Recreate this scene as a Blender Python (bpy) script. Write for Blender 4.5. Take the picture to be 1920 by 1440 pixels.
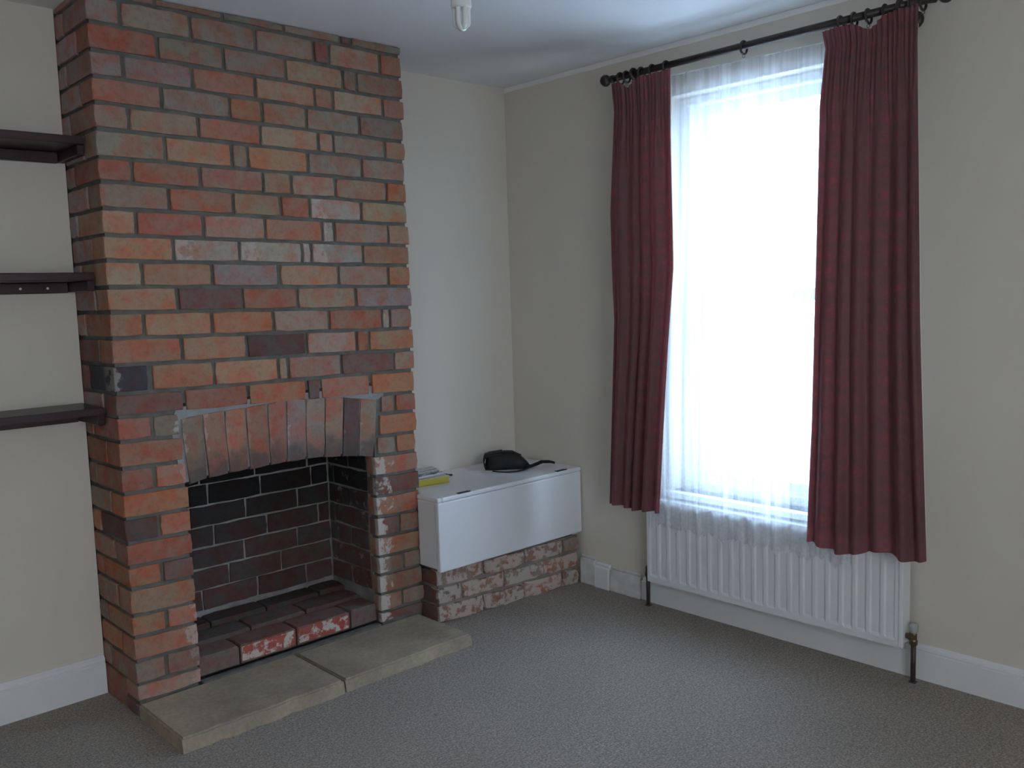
import bpy, bmesh, math, random
from mathutils import Vector, Matrix

for o in list(bpy.data.objects):
    bpy.data.objects.remove(o, do_unlink=True)
scene = bpy.context.scene
COL = scene.collection
R = random.Random(7)

# ------------------------------------------------------------------ camera
YAW, PITCH, ROLL = 0.74959, -0.10065, -0.03123
fwd = Vector((math.sin(YAW) * math.cos(PITCH), math.cos(YAW) * math.cos(PITCH), math.sin(PITCH)))
r0 = Vector((math.cos(YAW), -math.sin(YAW), 0))
u0 = r0.cross(fwd)
rt = r0 * math.cos(ROLL) + u0 * math.sin(ROLL)
up = -r0 * math.sin(ROLL) + u0 * math.cos(ROLL)
cam_d = bpy.data.cameras.new('camera')
cam_d.sensor_width = 36.0
cam_d.lens = 1695.22 * 36.0 / 1920.0
cam_d.clip_start = 0.05
cam = bpy.data.objects.new('camera', cam_d)
COL.objects.link(cam)
M = Matrix((rt, up, -fwd)).transposed().to_4x4()
M.translation = Vector((-2.9712, -3.1842, 1.3281))
cam.matrix_world = M
scene.camera = cam

# ------------------------------------------------------------------ sky, exposure
world = bpy.data.worlds.new('overcast_sky')
scene.world = world
world.use_nodes = True
bg = world.node_tree.nodes['Background']
bg.inputs['Color'].default_value = (0.53, 0.71, 1.0, 1)
bg.inputs['Strength'].default_value = 13.0
scene.view_settings.view_transform = 'Standard'
scene.view_settings.look = 'None'
scene.view_settings.gamma = 1.0
scene.view_settings.use_curve_mapping = False
scene.view_settings.exposure = 0.53
scene.cycles.max_bounces = 7
scene.cycles.diffuse_bounces = 5
scene.cycles.transparent_max_bounces = 10
scene.cycles.sample_clamp_indirect = 6.0
scene.cycles.adaptive_threshold = 0.02
scene.cycles.caustics_reflective = False
scene.cycles.caustics_refractive = False

# window portal: tells the renderer where the sky comes in, gives off nothing
pd = bpy.data.lights.new('window_portal', 'AREA')
pd.shape = 'RECTANGLE'; pd.size = 0.76; pd.size_y = 1.58
pd.cycles.is_portal = True
po = bpy.data.objects.new('window_portal', pd); COL.objects.link(po)
po.location = (0.20, -1.325, 1.288); po.rotation_euler = (math.pi / 2, 0, math.pi / 2)   # faces -x
pd2 = bpy.data.lights.new('fill_window_portal', 'AREA')  # portal for the window added behind the camera
pd2.shape = 'RECTANGLE'; pd2.size = 1.40; pd2.size_y = 1.52
pd2.cycles.is_portal = True
po2 = bpy.data.objects.new('fill_window_portal', pd2); COL.objects.link(po2)
po2.location = (-2.68, -4.58, 1.36); po2.rotation_euler = (math.pi / 2, 0, math.pi)   # faces +y

# ------------------------------------------------------------------ materials
def mat(name):
    m = bpy.data.materials.new(name); m.use_nodes = True
    nt = m.node_tree
    return m, nt, nt.nodes['Principled BSDF'], nt.nodes['Material Output']
def N(nt, typ, **kw):
    n = nt.nodes.new(typ)
    for k, v in kw.items(): setattr(n, k, v)
    return n
def L(nt, a, b): nt.links.new(a, b)
def setin(n, **kw):
    for k, v in kw.items(): n.inputs[k.replace('_', ' ')].default_value = v
def noise(nt, vec, scale, detail=3.0, rough=0.55):
    n = N(nt, 'ShaderNodeTexNoise'); setin(n, Scale=scale, Detail=detail, Roughness=rough)
    if vec is not None: L(nt, vec, n.inputs['Vector'])
    return n
def ramp(nt, fac, stops):
    r = N(nt, 'ShaderNodeValToRGB')
    e = r.color_ramp.elements
    while len(e) < len(stops): e.new(0.5)
    for el, (p, c) in zip(e, stops):
        el.position = p; el.color = c if len(c) == 4 else (*c, 1)
    L(nt, fac, r.inputs['Fac'])
    return r
def mix(nt, fac, a, b, blend='MIX'):
    n = N(nt, 'ShaderNodeMix'); n.data_type = 'RGBA'; n.blend_type = blend
    for idx, v in ((0, fac), (6, a), (7, b)):
        if hasattr(v, 'links') or hasattr(v, 'is_linked'): L(nt, v, n.inputs[idx])
        elif idx == 0: n.inputs[0].default_value = v
        else: n.inputs[idx].default_value = (*v, 1) if len(v) == 3 else v
    return n.outputs[2]
def bump(nt, bs, height, strength, dist):
    b = N(nt, 'ShaderNodeBump'); setin(b, Strength=strength, Distance=dist)
    L(nt, height, b.inputs['Height']); L(nt, b.outputs['Normal'], bs.inputs['Normal'])
def objco(nt): return N(nt, 'ShaderNodeTexCoord').outputs['Object']

def plain(name, col, rough=0.6, spec=0.3, var=0.0, vscale=6.0, bstr=0.0, bscale=120.0, bdist=0.002, metal=0.0, coat=0.0):
    m, nt, bs, out = mat(name)
    co = objco(nt)
    if var > 0:
        n = noise(nt, co, vscale, 4)
        r = ramp(nt, n.outputs['Fac'], [(0.3, tuple(c * (1 - var) for c in col)), (0.7, tuple(min(1, c * (1 + var)) for c in col))])
        L(nt, r.outputs['Color'], bs.inputs['Base Color'])
    else:
        bs.inputs['Base Color'].default_value = (*col, 1)
    setin(bs, Roughness=rough, Metallic=metal)
    bs.inputs['Specular IOR Level'].default_value = spec
    bs.inputs['Coat Weight'].default_value = coat
    if bstr > 0:
        n2 = noise(nt, co, bscale, 3)
        bump(nt, bs, n2.outputs['Fac'], bstr, bdist)
    return m

def brick_material():
    m, nt, bs, out = mat('old_brick')
    info = N(nt, 'ShaderNodeObjectInfo')
    co = objco(nt)
    off = N(nt, 'ShaderNodeVectorMath', operation='MULTIPLY_ADD')
    comb = N(nt, 'ShaderNodeCombineXYZ')
    for i in range(3): L(nt, info.outputs['Random'], comb.inputs[i])
    L(nt, comb.outputs[0], off.inputs[0]); off.inputs[1].default_value = (37, 53, 71); L(nt, co, off.inputs[2])
    v = off.outputs[0]
    base = info.outputs['Color']
    red = mix(nt, 1.0, base, (1.20, 0.80, 0.72), 'MULTIPLY')
    tan = mix(nt, 1.0, base, (1.05, 1.12, 1.12), 'MULTIPLY')
    n1 = noise(nt, v, 17, 3, 0.5)
    f1 = ramp(nt, n1.outputs['Fac'], [(0.42, (0, 0, 0)), (0.62, (1, 1, 1))])
    c = mix(nt, f1.outputs['Color'], tan, red)
    n2 = noise(nt, v, 55, 4, 0.7)
    f2 = ramp(nt, n2.outputs['Fac'], [(0.30, (0.80, 0.80, 0.80)), (0.50, (1, 1, 1)), (0.75, (1.08, 1.08, 1.08))])
    c = mix(nt, 1.0, c, f2.outputs['Color'], 'MULTIPLY')
    # old limewash and plaster left on some bricks: how much and how far from the left end
    att = N(nt, 'ShaderNodeAttribute', attribute_type='OBJECT', attribute_name='lime')
    spn = N(nt, 'ShaderNodeAttribute', attribute_type='OBJECT', attribute_name='span')
    gen = N(nt, 'ShaderNodeTexCoord').outputs['Generated']
    sx = N(nt, 'ShaderNodeSeparateXYZ'); L(nt, gen, sx.inputs[0])
    d = N(nt, 'ShaderNodeMath', operation='SUBTRACT'); flp = N(nt, 'ShaderNodeAttribute', attribute_type='OBJECT', attribute_name='flip')
    fx = N(nt, 'ShaderNodeMath', operation='SUBTRACT'); L(nt, flp.outputs['Fac'], fx.inputs[0]); L(nt, sx.outputs['X'], fx.inputs[1])
    ab = N(nt, 'ShaderNodeMath', operation='ABSOLUTE'); L(nt, fx.outputs[0], ab.inputs[0])
    grd = N(nt, 'ShaderNodeAttribute', attribute_type='OBJECT', attribute_name='grad')
    gm = N(nt, 'ShaderNodeMath', operation='MULTIPLY'); L(nt, ab.outputs[0], gm.inputs[0]); L(nt, grd.outputs['Fac'], gm.inputs[1])
    L(nt, spn.outputs['Fac'], d.inputs[0]); L(nt, gm.outputs[0], d.inputs[1])
    n3 = noise(nt, v, 26, 5, 0.65)
    a = N(nt, 'ShaderNodeMath', operation='MULTIPLY_ADD'); L(nt, n3.outputs['Fac'], a.inputs[0]); a.inputs[1].default_value = 1.6; a.inputs[2].default_value = -0.8
    b = N(nt, 'ShaderNodeMath', operation='ADD'); L(nt, a.outputs[0], b.inputs[0]); L(nt, d.outputs[0], b.inputs[1])
    s = N(nt, 'ShaderNodeMapRange'); s.interpolation_type = 'SMOOTHSTEP'; setin(s, From_Min=0.0, From_Max=0.14); L(nt, b.outputs[0], s.inputs['Value'])
    gt = N(nt, 'ShaderNodeMapRange'); setin(gt, From_Min=0.25, From_Max=0.45, To_Min=1.0, To_Max=0.0); L(nt, sx.outputs['Y'], gt.inputs['Value'])
    ng = N(nt, 'ShaderNodeMath', operation='SUBTRACT'); ng.inputs[0].default_value = 1.0; L(nt, grd.outputs['Fac'], ng.inputs[1])
    gx = N(nt, 'ShaderNodeMath', operation='MAXIMUM'); L(nt, gt.outputs[0], gx.inputs[0]); L(nt, ng.outputs[0], gx.inputs[1])
    m0 = N(nt, 'ShaderNodeMath', operation='MULTIPLY'); L(nt, s.outputs[0], m0.inputs[0]); L(nt, gx.outputs[0], m0.inputs[1])
    mm = N(nt, 'ShaderNodeMath', operation='MULTIPLY'); L(nt, m0.outputs[0], mm.inputs[0]); L(nt, att.outputs['Fac'], mm.inputs[1])
    c = mix(nt, mm.outputs[0], c, (0.55, 0.50, 0.45))
    # soot licked up the foot of the arch bricks
    sat = N(nt, 'ShaderNodeAttribute', attribute_type='OBJECT', attribute_name='soot')
    sz = N(nt, 'ShaderNodeMath', operation='MULTIPLY_ADD'); L(nt, n1.outputs['Fac'], sz.inputs[0]); sz.inputs[1].default_value = 0.9; L(nt, sx.outputs['Z'], sz.inputs[2])
    sm_ = N(nt, 'ShaderNodeMapRange'); sm_.interpolation_type = 'SMOOTHSTEP'; setin(sm_, From_Min=0.45, From_Max=1.0, To_Min=1.0, To_Max=0.0); L(nt, sz.outputs[0], sm_.inputs['Value'])
    sg = N(nt, 'ShaderNodeMath', operation='MULTIPLY'); L(nt, sm_.outputs[0], sg.inputs[0]); L(nt, sat.outputs['Fac'], sg.inputs[1])
    c = mix(nt, sg.outputs[0], c, (0.075, 0.062, 0.06))
    L(nt, c, bs.inputs['Base Color'])
    setin(bs, Roughness=0.9); bs.inputs['Specular IOR Level'].default_value = 0.2
    n4 = noise(nt, v, 90, 5, 0.7)
    bump(nt, bs, n4.outputs['Fac'], 0.55, 0.004)
    return m
M_BRICK = brick_material()
M_MORTAR = plain('grey_mortar', (0.150, 0.145, 0.130), 0.95, 0.1, 0.22, 18, 0.6, 160, 0.003)
M_MORTAR_NEW = plain('pale_repointing_mortar', (0.27, 0.275, 0.275), 0.95, 0.1, 0.18, 14, 0.5, 160, 0.003)
M_MORTAR_SOOT = plain('smoked_mortar', (0.27, 0.26, 0.25), 0.95, 0.1, 0.35, 9, 0.6, 140, 0.003)
M_SOOT = plain('soot', (0.022, 0.022, 0.022), 0.95, 0.1, 0.2, 12, 0.4, 120, 0.003)

def wall_material(name, col, bscale=260, bstr=0.25):
    m, nt, bs, out = mat(name)
    co = objco(nt)
    n = noise(nt, co, 1.7, 4, 0.6)
    r = ramp(nt, n.outputs['Fac'], [(0.3, tuple(c * 0.965 for c in col)), (0.7, col)])
    L(nt, r.outputs['Color'], bs.inputs['Base Color'])
    setin(bs, Roughness=0.85); bs.inputs['Specular IOR Level'].default_value = 0.15
    n2 = noise(nt, co, bscale, 2); n3 = noise(nt, co, 9, 3)
    a = N(nt, 'ShaderNodeMath', operation='MULTIPLY_ADD'); L(nt, n3.outputs['Fac'], a.inputs[0]); a.inputs[1].default_value = 3.0; L(nt, n2.outputs['Fac'], a.inputs[2])
    bump(nt, bs, a.outputs[0], bstr, 0.0012)
    return m
M_WALL = wall_material('cream_emulsion', (0.69, 0.638, 0.562))
M_CEIL = wall_material('white_ceiling_paint', (0.84, 0.84, 0.84), 180)
M_GLOSS = plain('white_gloss_paint', (0.78, 0.79, 0.80), 0.35, 0.4, 0.03, 4, 0.15, 40, 0.001)
M_GLOSS_OLD = plain('chipped_white_paint', (0.66, 0.66, 0.65), 0.5, 0.35, 0.14, 22, 0.5, 60, 0.002)

def carpet_material():
    m, nt, bs, out = mat('taupe_carpet')
    co = objco(nt)
    n1 = noise(nt, co, 150, 3, 0.7); n2 = noise(nt, co, 2.2, 3); n3 = noise(nt, co, 60, 3, 0.7)
    r = ramp(nt, n1.outputs['Fac'], [(0.34, (0.165, 0.138, 0.117)), (0.50, (0.285, 0.242, 0.208)), (0.66, (0.44, 0.38, 0.33))])
    r3 = ramp(nt, n3.outputs['Fac'], [(0.3, (0.80, 0.80, 0.80)), (0.7, (1.12, 1.12, 1.12))])
    r2 = ramp(nt, n2.outputs['Fac'], [(0.3, (0.93, 0.93, 0.93)), (0.7, (1.04, 1.03, 1.02))])
    c = mix(nt, 1.0, r.outputs['Color'], r3.outputs['Color'], 'MULTIPLY')
    c = mix(nt, 1.0, c, r2.outputs['Color'], 'MULTIPLY')
    L(nt, c, bs.inputs['Base Color'])
    setin(bs, Roughness=1.0); bs.inputs['Specular IOR Level'].default_value = 0.05
    bs.inputs['Sheen Weight'].default_value = 0.15
    bump(nt, bs, n1.outputs['Fac'], 0.6, 0.004)
    return m
M_CARPET = carpet_material()

def stone_material():
    m, nt, bs, out = mat('york_stone')
    co = objco(nt)
    n1 = noise(nt, co, 5, 5, 0.6); n2 = noise(nt, co, 70, 4, 0.7); n3 = noise(nt, co, 11, 4, 0.6)
    r = ramp(nt, n1.outputs['Fac'], [(0.30, (0.27, 0.213, 0.163)), (0.50, (0.355, 0.290, 0.218)), (0.72, (0.43, 0.352, 0.252))])
    r2 = ramp(nt, n2.outputs['Fac'], [(0.3, (0.82, 0.82, 0.82)), (0.7, (1.1, 1.1, 1.1))])
    c = mix(nt, 1.0, r.outputs['Color'], r2.outputs['Color'], 'MULTIPLY')
    r3 = ramp(nt, n3.outputs['Fac'], [(0.58, (0, 0, 0)), (0.72, (0.6, 0.6, 0.6))])
    c = mix(nt, r3.outputs['Color'], c, (0.30, 0.26, 0.25))
    L(nt, c, bs.inputs['Base Color'])
    setin(bs, Roughness=0.8); bs.inputs['Specular IOR Level'].default_value = 0.25
    a = N(nt, 'ShaderNodeMath', operation='MULTIPLY_ADD'); L(nt, n3.outputs['Fac'], a.inputs[0]); a.inputs[1].default_value = 3; L(nt, n2.outputs['Fac'], a.inputs[2])
    bump(nt, bs, a.outputs[0], 0.4, 0.004)
    return m
M_STONE = stone_material()

def wood_material(name, dark, light, rough=0.35):
    m, nt, bs, out = mat(name)
    co = objco(nt)
    mp = N(nt, 'ShaderNodeMapping'); mp.inputs['Scale'].default_value = (3, 40, 40); L(nt, co, mp.inputs[0])
    n = noise(nt, mp.outputs[0], 2.0, 4, 0.6)
    r = ramp(nt, n.outputs['Fac'], [(0.3, dark), (0.7, light)])
    L(nt, r.outputs['Color'], bs.inputs['Base Color'])
    setin(bs, Roughness=rough); bs.inputs['Specular IOR Level'].default_value = 0.4
    return m
M_SHELF = wood_material('dark_mahogany_stain', (0.030, 0.016, 0.018), (0.055, 0.028, 0.030))
M_POLE = wood_material('dark_pole_stain', (0.024, 0.018, 0.015), (0.045, 0.032, 0.026), 0.4)
M_BRASS = plain('tarnished_brass', (0.16, 0.11, 0.06), 0.4, 0.5, metal=0.8)
M_COPPER = plain('painted_copper_pipe', (0.06, 0.045, 0.045), 0.5, 0.4, 0.2, 20)
M_RAD = plain('white_radiator_enamel', (0.76, 0.78, 0.80), 0.35, 0.4)
M_CAB = plain('white_laminate', (0.78, 0.79, 0.82), 0.36, 1.0)
M_DARK = plain('dark_metal', (0.03, 0.03, 0.03), 0.5, 0.4)
M_BAG = plain('black_nylon', (0.018, 0.018, 0.018), 0.75, 0.3, 0.25, 30, 0.4, 400, 0.001)
M_YELLOW = plain('yellow_cover', (0.50, 0.44, 0.07), 0.5, 0.3)
M_PAGES = plain('paper_pages', (0.72, 0.71, 0.66), 0.8, 0.2, 0.05, 60)
M_BULB = plain('white_bulb_glass', (0.80, 0.82, 0.80), 0.2, 0.5)
M_PVC = plain('white_plastic', (0.76, 0.78, 0.78), 0.4, 0.4)

def print_material(name, stops, scale, stretch=(1, 1, 1)):
    m, nt, bs, out = mat(name)
    co = objco(nt)
    mp = N(nt, 'ShaderNodeMapping'); mp.inputs['Scale'].default_value = stretch; L(nt, co, mp.inputs[0])
    n = noise(nt, mp.outputs[0], scale, 2, 0.5)
    r = ramp(nt, n.outputs['Fac'], stops); r.color_ramp.interpolation = 'CONSTANT'
    L(nt, r.outputs['Color'], bs.inputs['Base Color']); setin(bs, Roughness=0.4)
    return m
M_MAG = print_material('blue_magazine_print', [(0.0, (0.10, 0.13, 0.42)), (0.47, (0.68, 0.70, 0.74)), (0.66, (0.09, 0.10, 0.22))], 14, (1, 2, 1))
M_LEAF = print_material('leaflet_print', [(0.0, (0.74, 0.75, 0.76)), (0.57, (0.20, 0.20, 0.26)), (0.62, (0.70, 0.72, 0.75))], 12, (0.6, 3, 1))

def curtain_material():
    m, nt, bs, out = mat('burgundy_damask')
    uv = N(nt, 'ShaderNodeTexCoord').outputs['UV']
    vo = N(nt, 'ShaderNodeTexVoronoi'); vo.feature = 'F1'; setin(vo, Scale=1.0, Randomness=0.25)
    mp = N(nt, 'ShaderNodeMapping'); mp.inputs['Scale'].default_value = (13, 17, 1); L(nt, uv, mp.inputs[0]); L(nt, mp.outputs[0], vo.inputs['Vector'])
    n = noise(nt, uv, 60, 3, 0.6)
    add = N(nt, 'ShaderNodeMath', operation='MULTIPLY_ADD'); L(nt, n.outputs['Fac'], add.inputs[0]); add.inputs[1].default_value = 0.55; L(nt, vo.outputs['Distance'], add.inputs[2])
    r = ramp(nt, add.outputs[0], [(0.38, (1, 1, 1)), (0.52, (0, 0, 0)), (0.62, (0.55, 0.55, 0.55)), (0.72, (0, 0, 0))])
    c = mix(nt, r.outputs['Color'], (0.135, 0.066, 0.070), (0.255, 0.066, 0.076))
    L(nt, c, bs.inputs['Base Color'])
    rr = N(nt, 'ShaderNodeMapRange'); setin(rr, To_Min=0.55, To_Max=0.72); L(nt, r.outputs['Color'], rr.inputs['Value']); L(nt, rr.outputs[0], bs.inputs['Roughness'])
    bs.inputs['Specular IOR Level'].default_value = 0.30
    bs.inputs['Sheen Weight'].default_value = 0.3; bs.inputs['Sheen Roughness'].default_value = 0.4
    bs.inputs['Sheen Tint'].default_value = (0.7, 0.35, 0.40, 1)
    tl = N(nt, 'ShaderNodeBsdfTranslucent'); tl.inputs['Color'].default_value = (0.42, 0.07, 0.09, 1)
    ms = N(nt, 'ShaderNodeMixShader'); ms.inputs[0].default_value = 0.13
    L(nt, bs.outputs[0], ms.inputs[1]); L(nt, tl.outputs[0], ms.inputs[2]); L(nt, ms.outputs[0], out.inputs['Surface'])
    return m
M_CURTAIN = curtain_material()
def lining_material():
    m, nt, bs, out = mat('cream_lining')
    bs.inputs['Base Color'].default_value = (0.62, 0.56, 0.48, 1); setin(bs, Roughness=0.9)
    tl = N(nt, 'ShaderNodeBsdfTranslucent'); tl.inputs['Color'].default_value = (0.72, 0.62, 0.55, 1)
    ms = N(nt, 'ShaderNodeMixShader'); ms.inputs[0].default_value = 0.45
    L(nt, bs.outputs[0], ms.inputs[1]); L(nt, tl.outputs[0], ms.inputs[2]); L(nt, ms.outputs[0], out.inputs['Surface'])
    return m
M_LINING = lining_material()

def net_material():
    m = bpy.data.materials.new('white_lace_net'); m.use_nodes = True
    nt = m.node_tree; nt.nodes.clear()
    out = N(nt, 'ShaderNodeOutputMaterial')
    uv = N(nt, 'ShaderNodeTexCoord').outputs['UV']
    mp = N(nt, 'ShaderNodeMapping'); mp.inputs['Scale'].default_value = (1, 1, 1); L(nt, uv, mp.inputs[0])
    n = noise(nt, mp.outputs[0], 75, 3, 0.6)
    sx = N(nt, 'ShaderNodeSeparateXYZ'); L(nt, uv, sx.inputs[0])
    low = N(nt, 'ShaderNodeMapRange'); setin(low, From_Min=0.0, From_Max=0.55, To_Min=1.0, To_Max=0.0); L(nt, sx.outputs['Y'], low.inputs['Value'])
    r = ramp(nt, n.outputs['Fac'], [(0.42, (0, 0, 0)), (0.60, (1, 1, 1))])
    lace = N(nt, 'ShaderNodeMath', operation='MULTIPLY'); L(nt, r.outputs['Color'], lace.inputs[0]); L(nt, low.outputs[0], lace.inputs[1])
    op = N(nt, 'ShaderNodeMath', operation='MULTIPLY_ADD'); L(nt, lace.outputs[0], op.inputs[0]); op.inputs[1].default_value = 0.14; op.inputs[2].default_value = 0.55
    mp2 = N(nt, 'ShaderNodeMapping'); mp2.inputs['Scale'].default_value = (11, 0.4, 1); L(nt, uv, mp2.inputs[0])
    nb = noise(nt, mp2.outputs[0], 1.0, 3, 0.6)
    bd = ramp(nt, nb.outputs['Fac'], [(0.40, (0.62, 0.62, 0.62)), (0.47, (0.9, 0.9, 0.9)), (0.52, (0.75, 0.75, 0.75)), (0.60, (1.25, 1.25, 1.25))])
    op2 = N(nt, 'ShaderNodeMath', operation='MULTIPLY'); L(nt, op.outputs[0], op2.inputs[0]); L(nt, bd.outputs['Color'], op2.inputs[1])
    op = op2
    tr = N(nt, 'ShaderNodeBsdfTransparent')
    tl = N(nt, 'ShaderNodeBsdfTranslucent'); tl.inputs['Color'].default_value = (0.86, 0.88, 0.92, 1)
    df = N(nt, 'ShaderNodeBsdfDiffuse'); df.inputs['Color'].default_value = (0.86, 0.88, 0.92, 1)
    m1 = N(nt, 'ShaderNodeMixShader'); m1.inputs[0].default_value = 0.5; L(nt, df.outputs[0], m1.inputs[1]); L(nt, tl.outputs[0], m1.inputs[2])
    m2 = N(nt, 'ShaderNodeMixShader'); L(nt, op.outputs[0], m2.inputs[0]); L(nt, tr.outputs[0], m2.inputs[1]); L(nt, m1.outputs[0], m2.inputs[2])
    L(nt, m2.outputs[0], out.inputs['Surface'])
    return m
M_NET = net_material()

def glass_material(name='window_glass', col=(0.93, 0.96, 0.95, 1)):
    m = bpy.data.materials.new(name); m.use_nodes = True
    nt = m.node_tree; nt.nodes.clear()
    out = N(nt, 'ShaderNodeOutputMaterial')
    tr = N(nt, 'ShaderNodeBsdfTransparent'); tr.inputs['Color'].default_value = col
    gl = N(nt, 'ShaderNodeBsdfGlossy'); gl.inputs['Roughness'].default_value = 0.02
    mx = N(nt, 'ShaderNodeMixShader'); mx.inputs[0].default_value = 0.06
    L(nt, tr.outputs[0], mx.inputs[1]); L(nt, gl.outputs[0], mx.inputs[2]); L(nt, mx.outputs[0], out.inputs['Surface'])
    return m
M_GLASS = glass_material()
M_GLASS_FILL = glass_material('warm_fill_glass', (0.86, 0.78, 0.69, 1))  # tint chosen to warm the fill light from the added window
M_PAVE = plain('outdoor_paving', (0.58, 0.58, 0.58), 0.9, 0.2, 0.2, 2)

# ------------------------------------------------------------------ builders
def obj(name, bm, m, parent=None, loc=(0, 0, 0), smooth=False):
    me = bpy.data.meshes.new(name)
    bmesh.ops.recalc_face_normals(bm, faces=bm.faces[:])
    bm.to_mesh(me); bm.free()
    me.materials.append(m)
    if smooth:
        for f in me.polygons: f.use_smooth = True
    o = bpy.data.objects.new(name, me); COL.objects.link(o)
    o.location = loc
    if parent is not None: o.parent = parent
    return o
def empty(name, loc=(0, 0, 0)):
    o = bpy.data.objects.new(name, None); COL.objects.link(o); o.location = loc
    o.empty_display_size = 0.05
    return o
def tag(o, label, cat, group=None):
    o['label'] = label; o['category'] = cat
    if group: o['group'] = group
    return o
def structure(o): o['kind'] = 'structure'; return o
def box(bm, x0, x1, y0, y1, z0, z1, bev=0.0, seg=2):
    r = bmesh.ops.create_cube(bm, size=1.0)
    vs = r['verts']
    bmesh.ops.scale(bm, vec=(x1 - x0, y1 - y0, z1 - z0), verts=vs)
    bmesh.ops.translate(bm, vec=((x0 + x1) / 2, (y0 + y1) / 2, (z0 + z1) / 2), verts=vs)
    if bev > 0:
        es = list({e for v in vs for e in v.link_edges})
        bmesh.ops.bevel(bm, geom=es, offset=bev, segments=seg, affect='EDGES', profile=0.5)
def boxobj(name, m, parent, x0, x1, y0, y1, z0, z1, bev=0.0, seg=2, smooth=False):
    bm = bmesh.new(); box(bm, x0, x1, y0, y1, z0, z1, bev, seg)
    return obj(name, bm, m, parent, smooth=smooth)
def tube(bm, pts, rad, n=10, cap=True, rads=None):
    pts = [Vector(p) for p in pts]
    rings = []
    prev = None
    for i, p in enumerate(pts):
        t = (pts[min(i + 1, len(pts) - 1)] - pts[max(i - 1, 0)]).normalized()
        if prev is None:
            a = Vector((0, 0, 1)) if abs(t.z) < 0.9 else Vector((1, 0, 0))
            e1 = t.cross(a).normalized()
        else:
            e1 = (prev - t * prev.dot(t)).normalized()
        prev = e1
        e2 = t.cross(e1)
        rr = rads[i] if rads else rad
        rings.append([bm.verts.new(p + (e1 * math.cos(2 * math.pi * k / n) + e2 * math.sin(2 * math.pi * k / n)) * rr) for k in range(n)])
    for a, b in zip(rings, rings[1:]):
        for k in range(n):
            bm.faces.new((a[k], a[(k + 1) % n], b[(k + 1) % n], b[k]))
    if cap:
        bm.faces.new(rings[0]); bm.faces.new(rings[-1])
def lathe(bm, axis_o, axis_d, prof, n=16):
    d = Vector(axis_d).normalized(); o = Vector(axis_o)
    tube(bm, [o + d * h for h, r in prof], 0, n, True, [max(r, 0.0004) for h, r in prof])
def torus(bm, c, ax, R0, r0, n=20, k=8):
    c = Vector(c); ax = Vector(ax).normalized()
    a = Vector((0, 0, 1)) if abs(ax.z) < 0.9 else Vector((1, 0, 0))
    e1 = ax.cross(a).normalized(); e2 = ax.cross(e1)
    rings = []
    for i in range(n):
        t = 2 * math.pi * i / n
        rad = e1 * math.cos(t) + e2 * math.sin(t)
        rings.append([bm.verts.new(c + rad * (R0 + r0 * math.cos(2 * math.pi * j / k)) + ax * r0 * math.sin(2 * math.pi * j / k)) for j in range(k)])
    for i in range(n):
        A, B = rings[i], rings[(i + 1) % n]
        for j in range(k): bm.faces.new((A[j], A[(j + 1) % k], B[(j + 1) % k], B[j]))

def brick(name, parent, O, U, V, W, quad, depth, col, lime=0.0, span=0.0, jit=0.0016, proud=0.003, bev=0.0035):
    """One brick: quad = four (u, v) corners of its face (bl, br, tr, tl); W points out of the wall."""
    O, U, V, W = Vector(O), Vector(U), Vector(V), Vector(W)
    bl, br, tr, tl = [Vector((q[0], q[1])) for q in quad]
    def along(a, b, n): return [a.lerp(b, i / n) for i in range(n)]
    nu = 4 if (br - bl).length > 0.15 else 2
    nv = 4 if (tl - bl).length > 0.15 else 2
    pts = along(bl, br, nu) + along(br, tr, nv) + along(tr, tl, nu) + along(tl, bl, nv)
    pts = [p + Vector((R.uniform(-jit, jit), R.uniform(-jit, jit))) for p in pts]
    ctr = (bl + br + tr + tl) / 4
    w0 = R.uniform(0, proud)
    C = O + U * ctr.x + V * ctr.y + W * (w0 - depth / 2)
    bm = bmesh.new()
    f, b = [], []
    for p in pts:
        base = O + U * p.x + V * p.y - C
        f.append(bm.verts.new(base + W * (w0 + R.uniform(-0.0012, 0.0012))))
        b.append(bm.verts.new(base - W * depth))
    bm.faces.new(f); bm.faces.new(b[::-1])
    n = len(pts)
    for i in range(n): bm.faces.new((f[i], b[i], b[(i + 1) % n], f[(i + 1) % n]))
    bm.edges.ensure_lookup_table()
    es = [e for e in bm.edges if e.verts[0] in f and e.verts[1] in f]
    bmesh.ops.bevel(bm, geom=es, offset=bev, segments=1, affect='EDGES')
    o = obj(name, bm, M_BRICK, parent, C)
    k = R.uniform(0.88, 1.12)
    o.color = (col[0] * k * R.uniform(.96, 1.04), col[1] * k, col[2] * k * R.uniform(.95, 1.05), 1)
    o['lime'] = float(lime); o['span'] = float(span); o['flip'] = 0.0; o['grad'] = 1.0; o['soot'] = 0.0
    return o

# ------------------------------------------------------------------ dimensions of the room (metres)
H = 2.279
X0, X1, D = -1.967, -0.812, 0.292          # chimney breast: side faces and projection
XL, YF = -3.45, -4.5                       # far side and rear of the room, behind the camera

# ------------------------------------------------------------------ room shell
bm = bmesh.new(); box(bm, XL - .1, .3, YF - .1, .12, -.1, 0)
structure(obj('floor', bm, M_CARPET))
bm = bmesh.new(); box(bm, XL - .1, .3, YF - .1, .2, H, H + .1)
structure(obj('ceiling', bm, M_CEIL))
structure(boxobj('wall_back', M_WALL, None, X1 + .002, 0.0, 0, .12, 0, H))
structure(boxobj('wall_alcove', M_WALL, None, XL, X0 - .002, 0, .12, 0, H))
structure(boxobj('wall_left', M_WALL, None, XL - .1, XL, YF, .12, 0, H))
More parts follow.
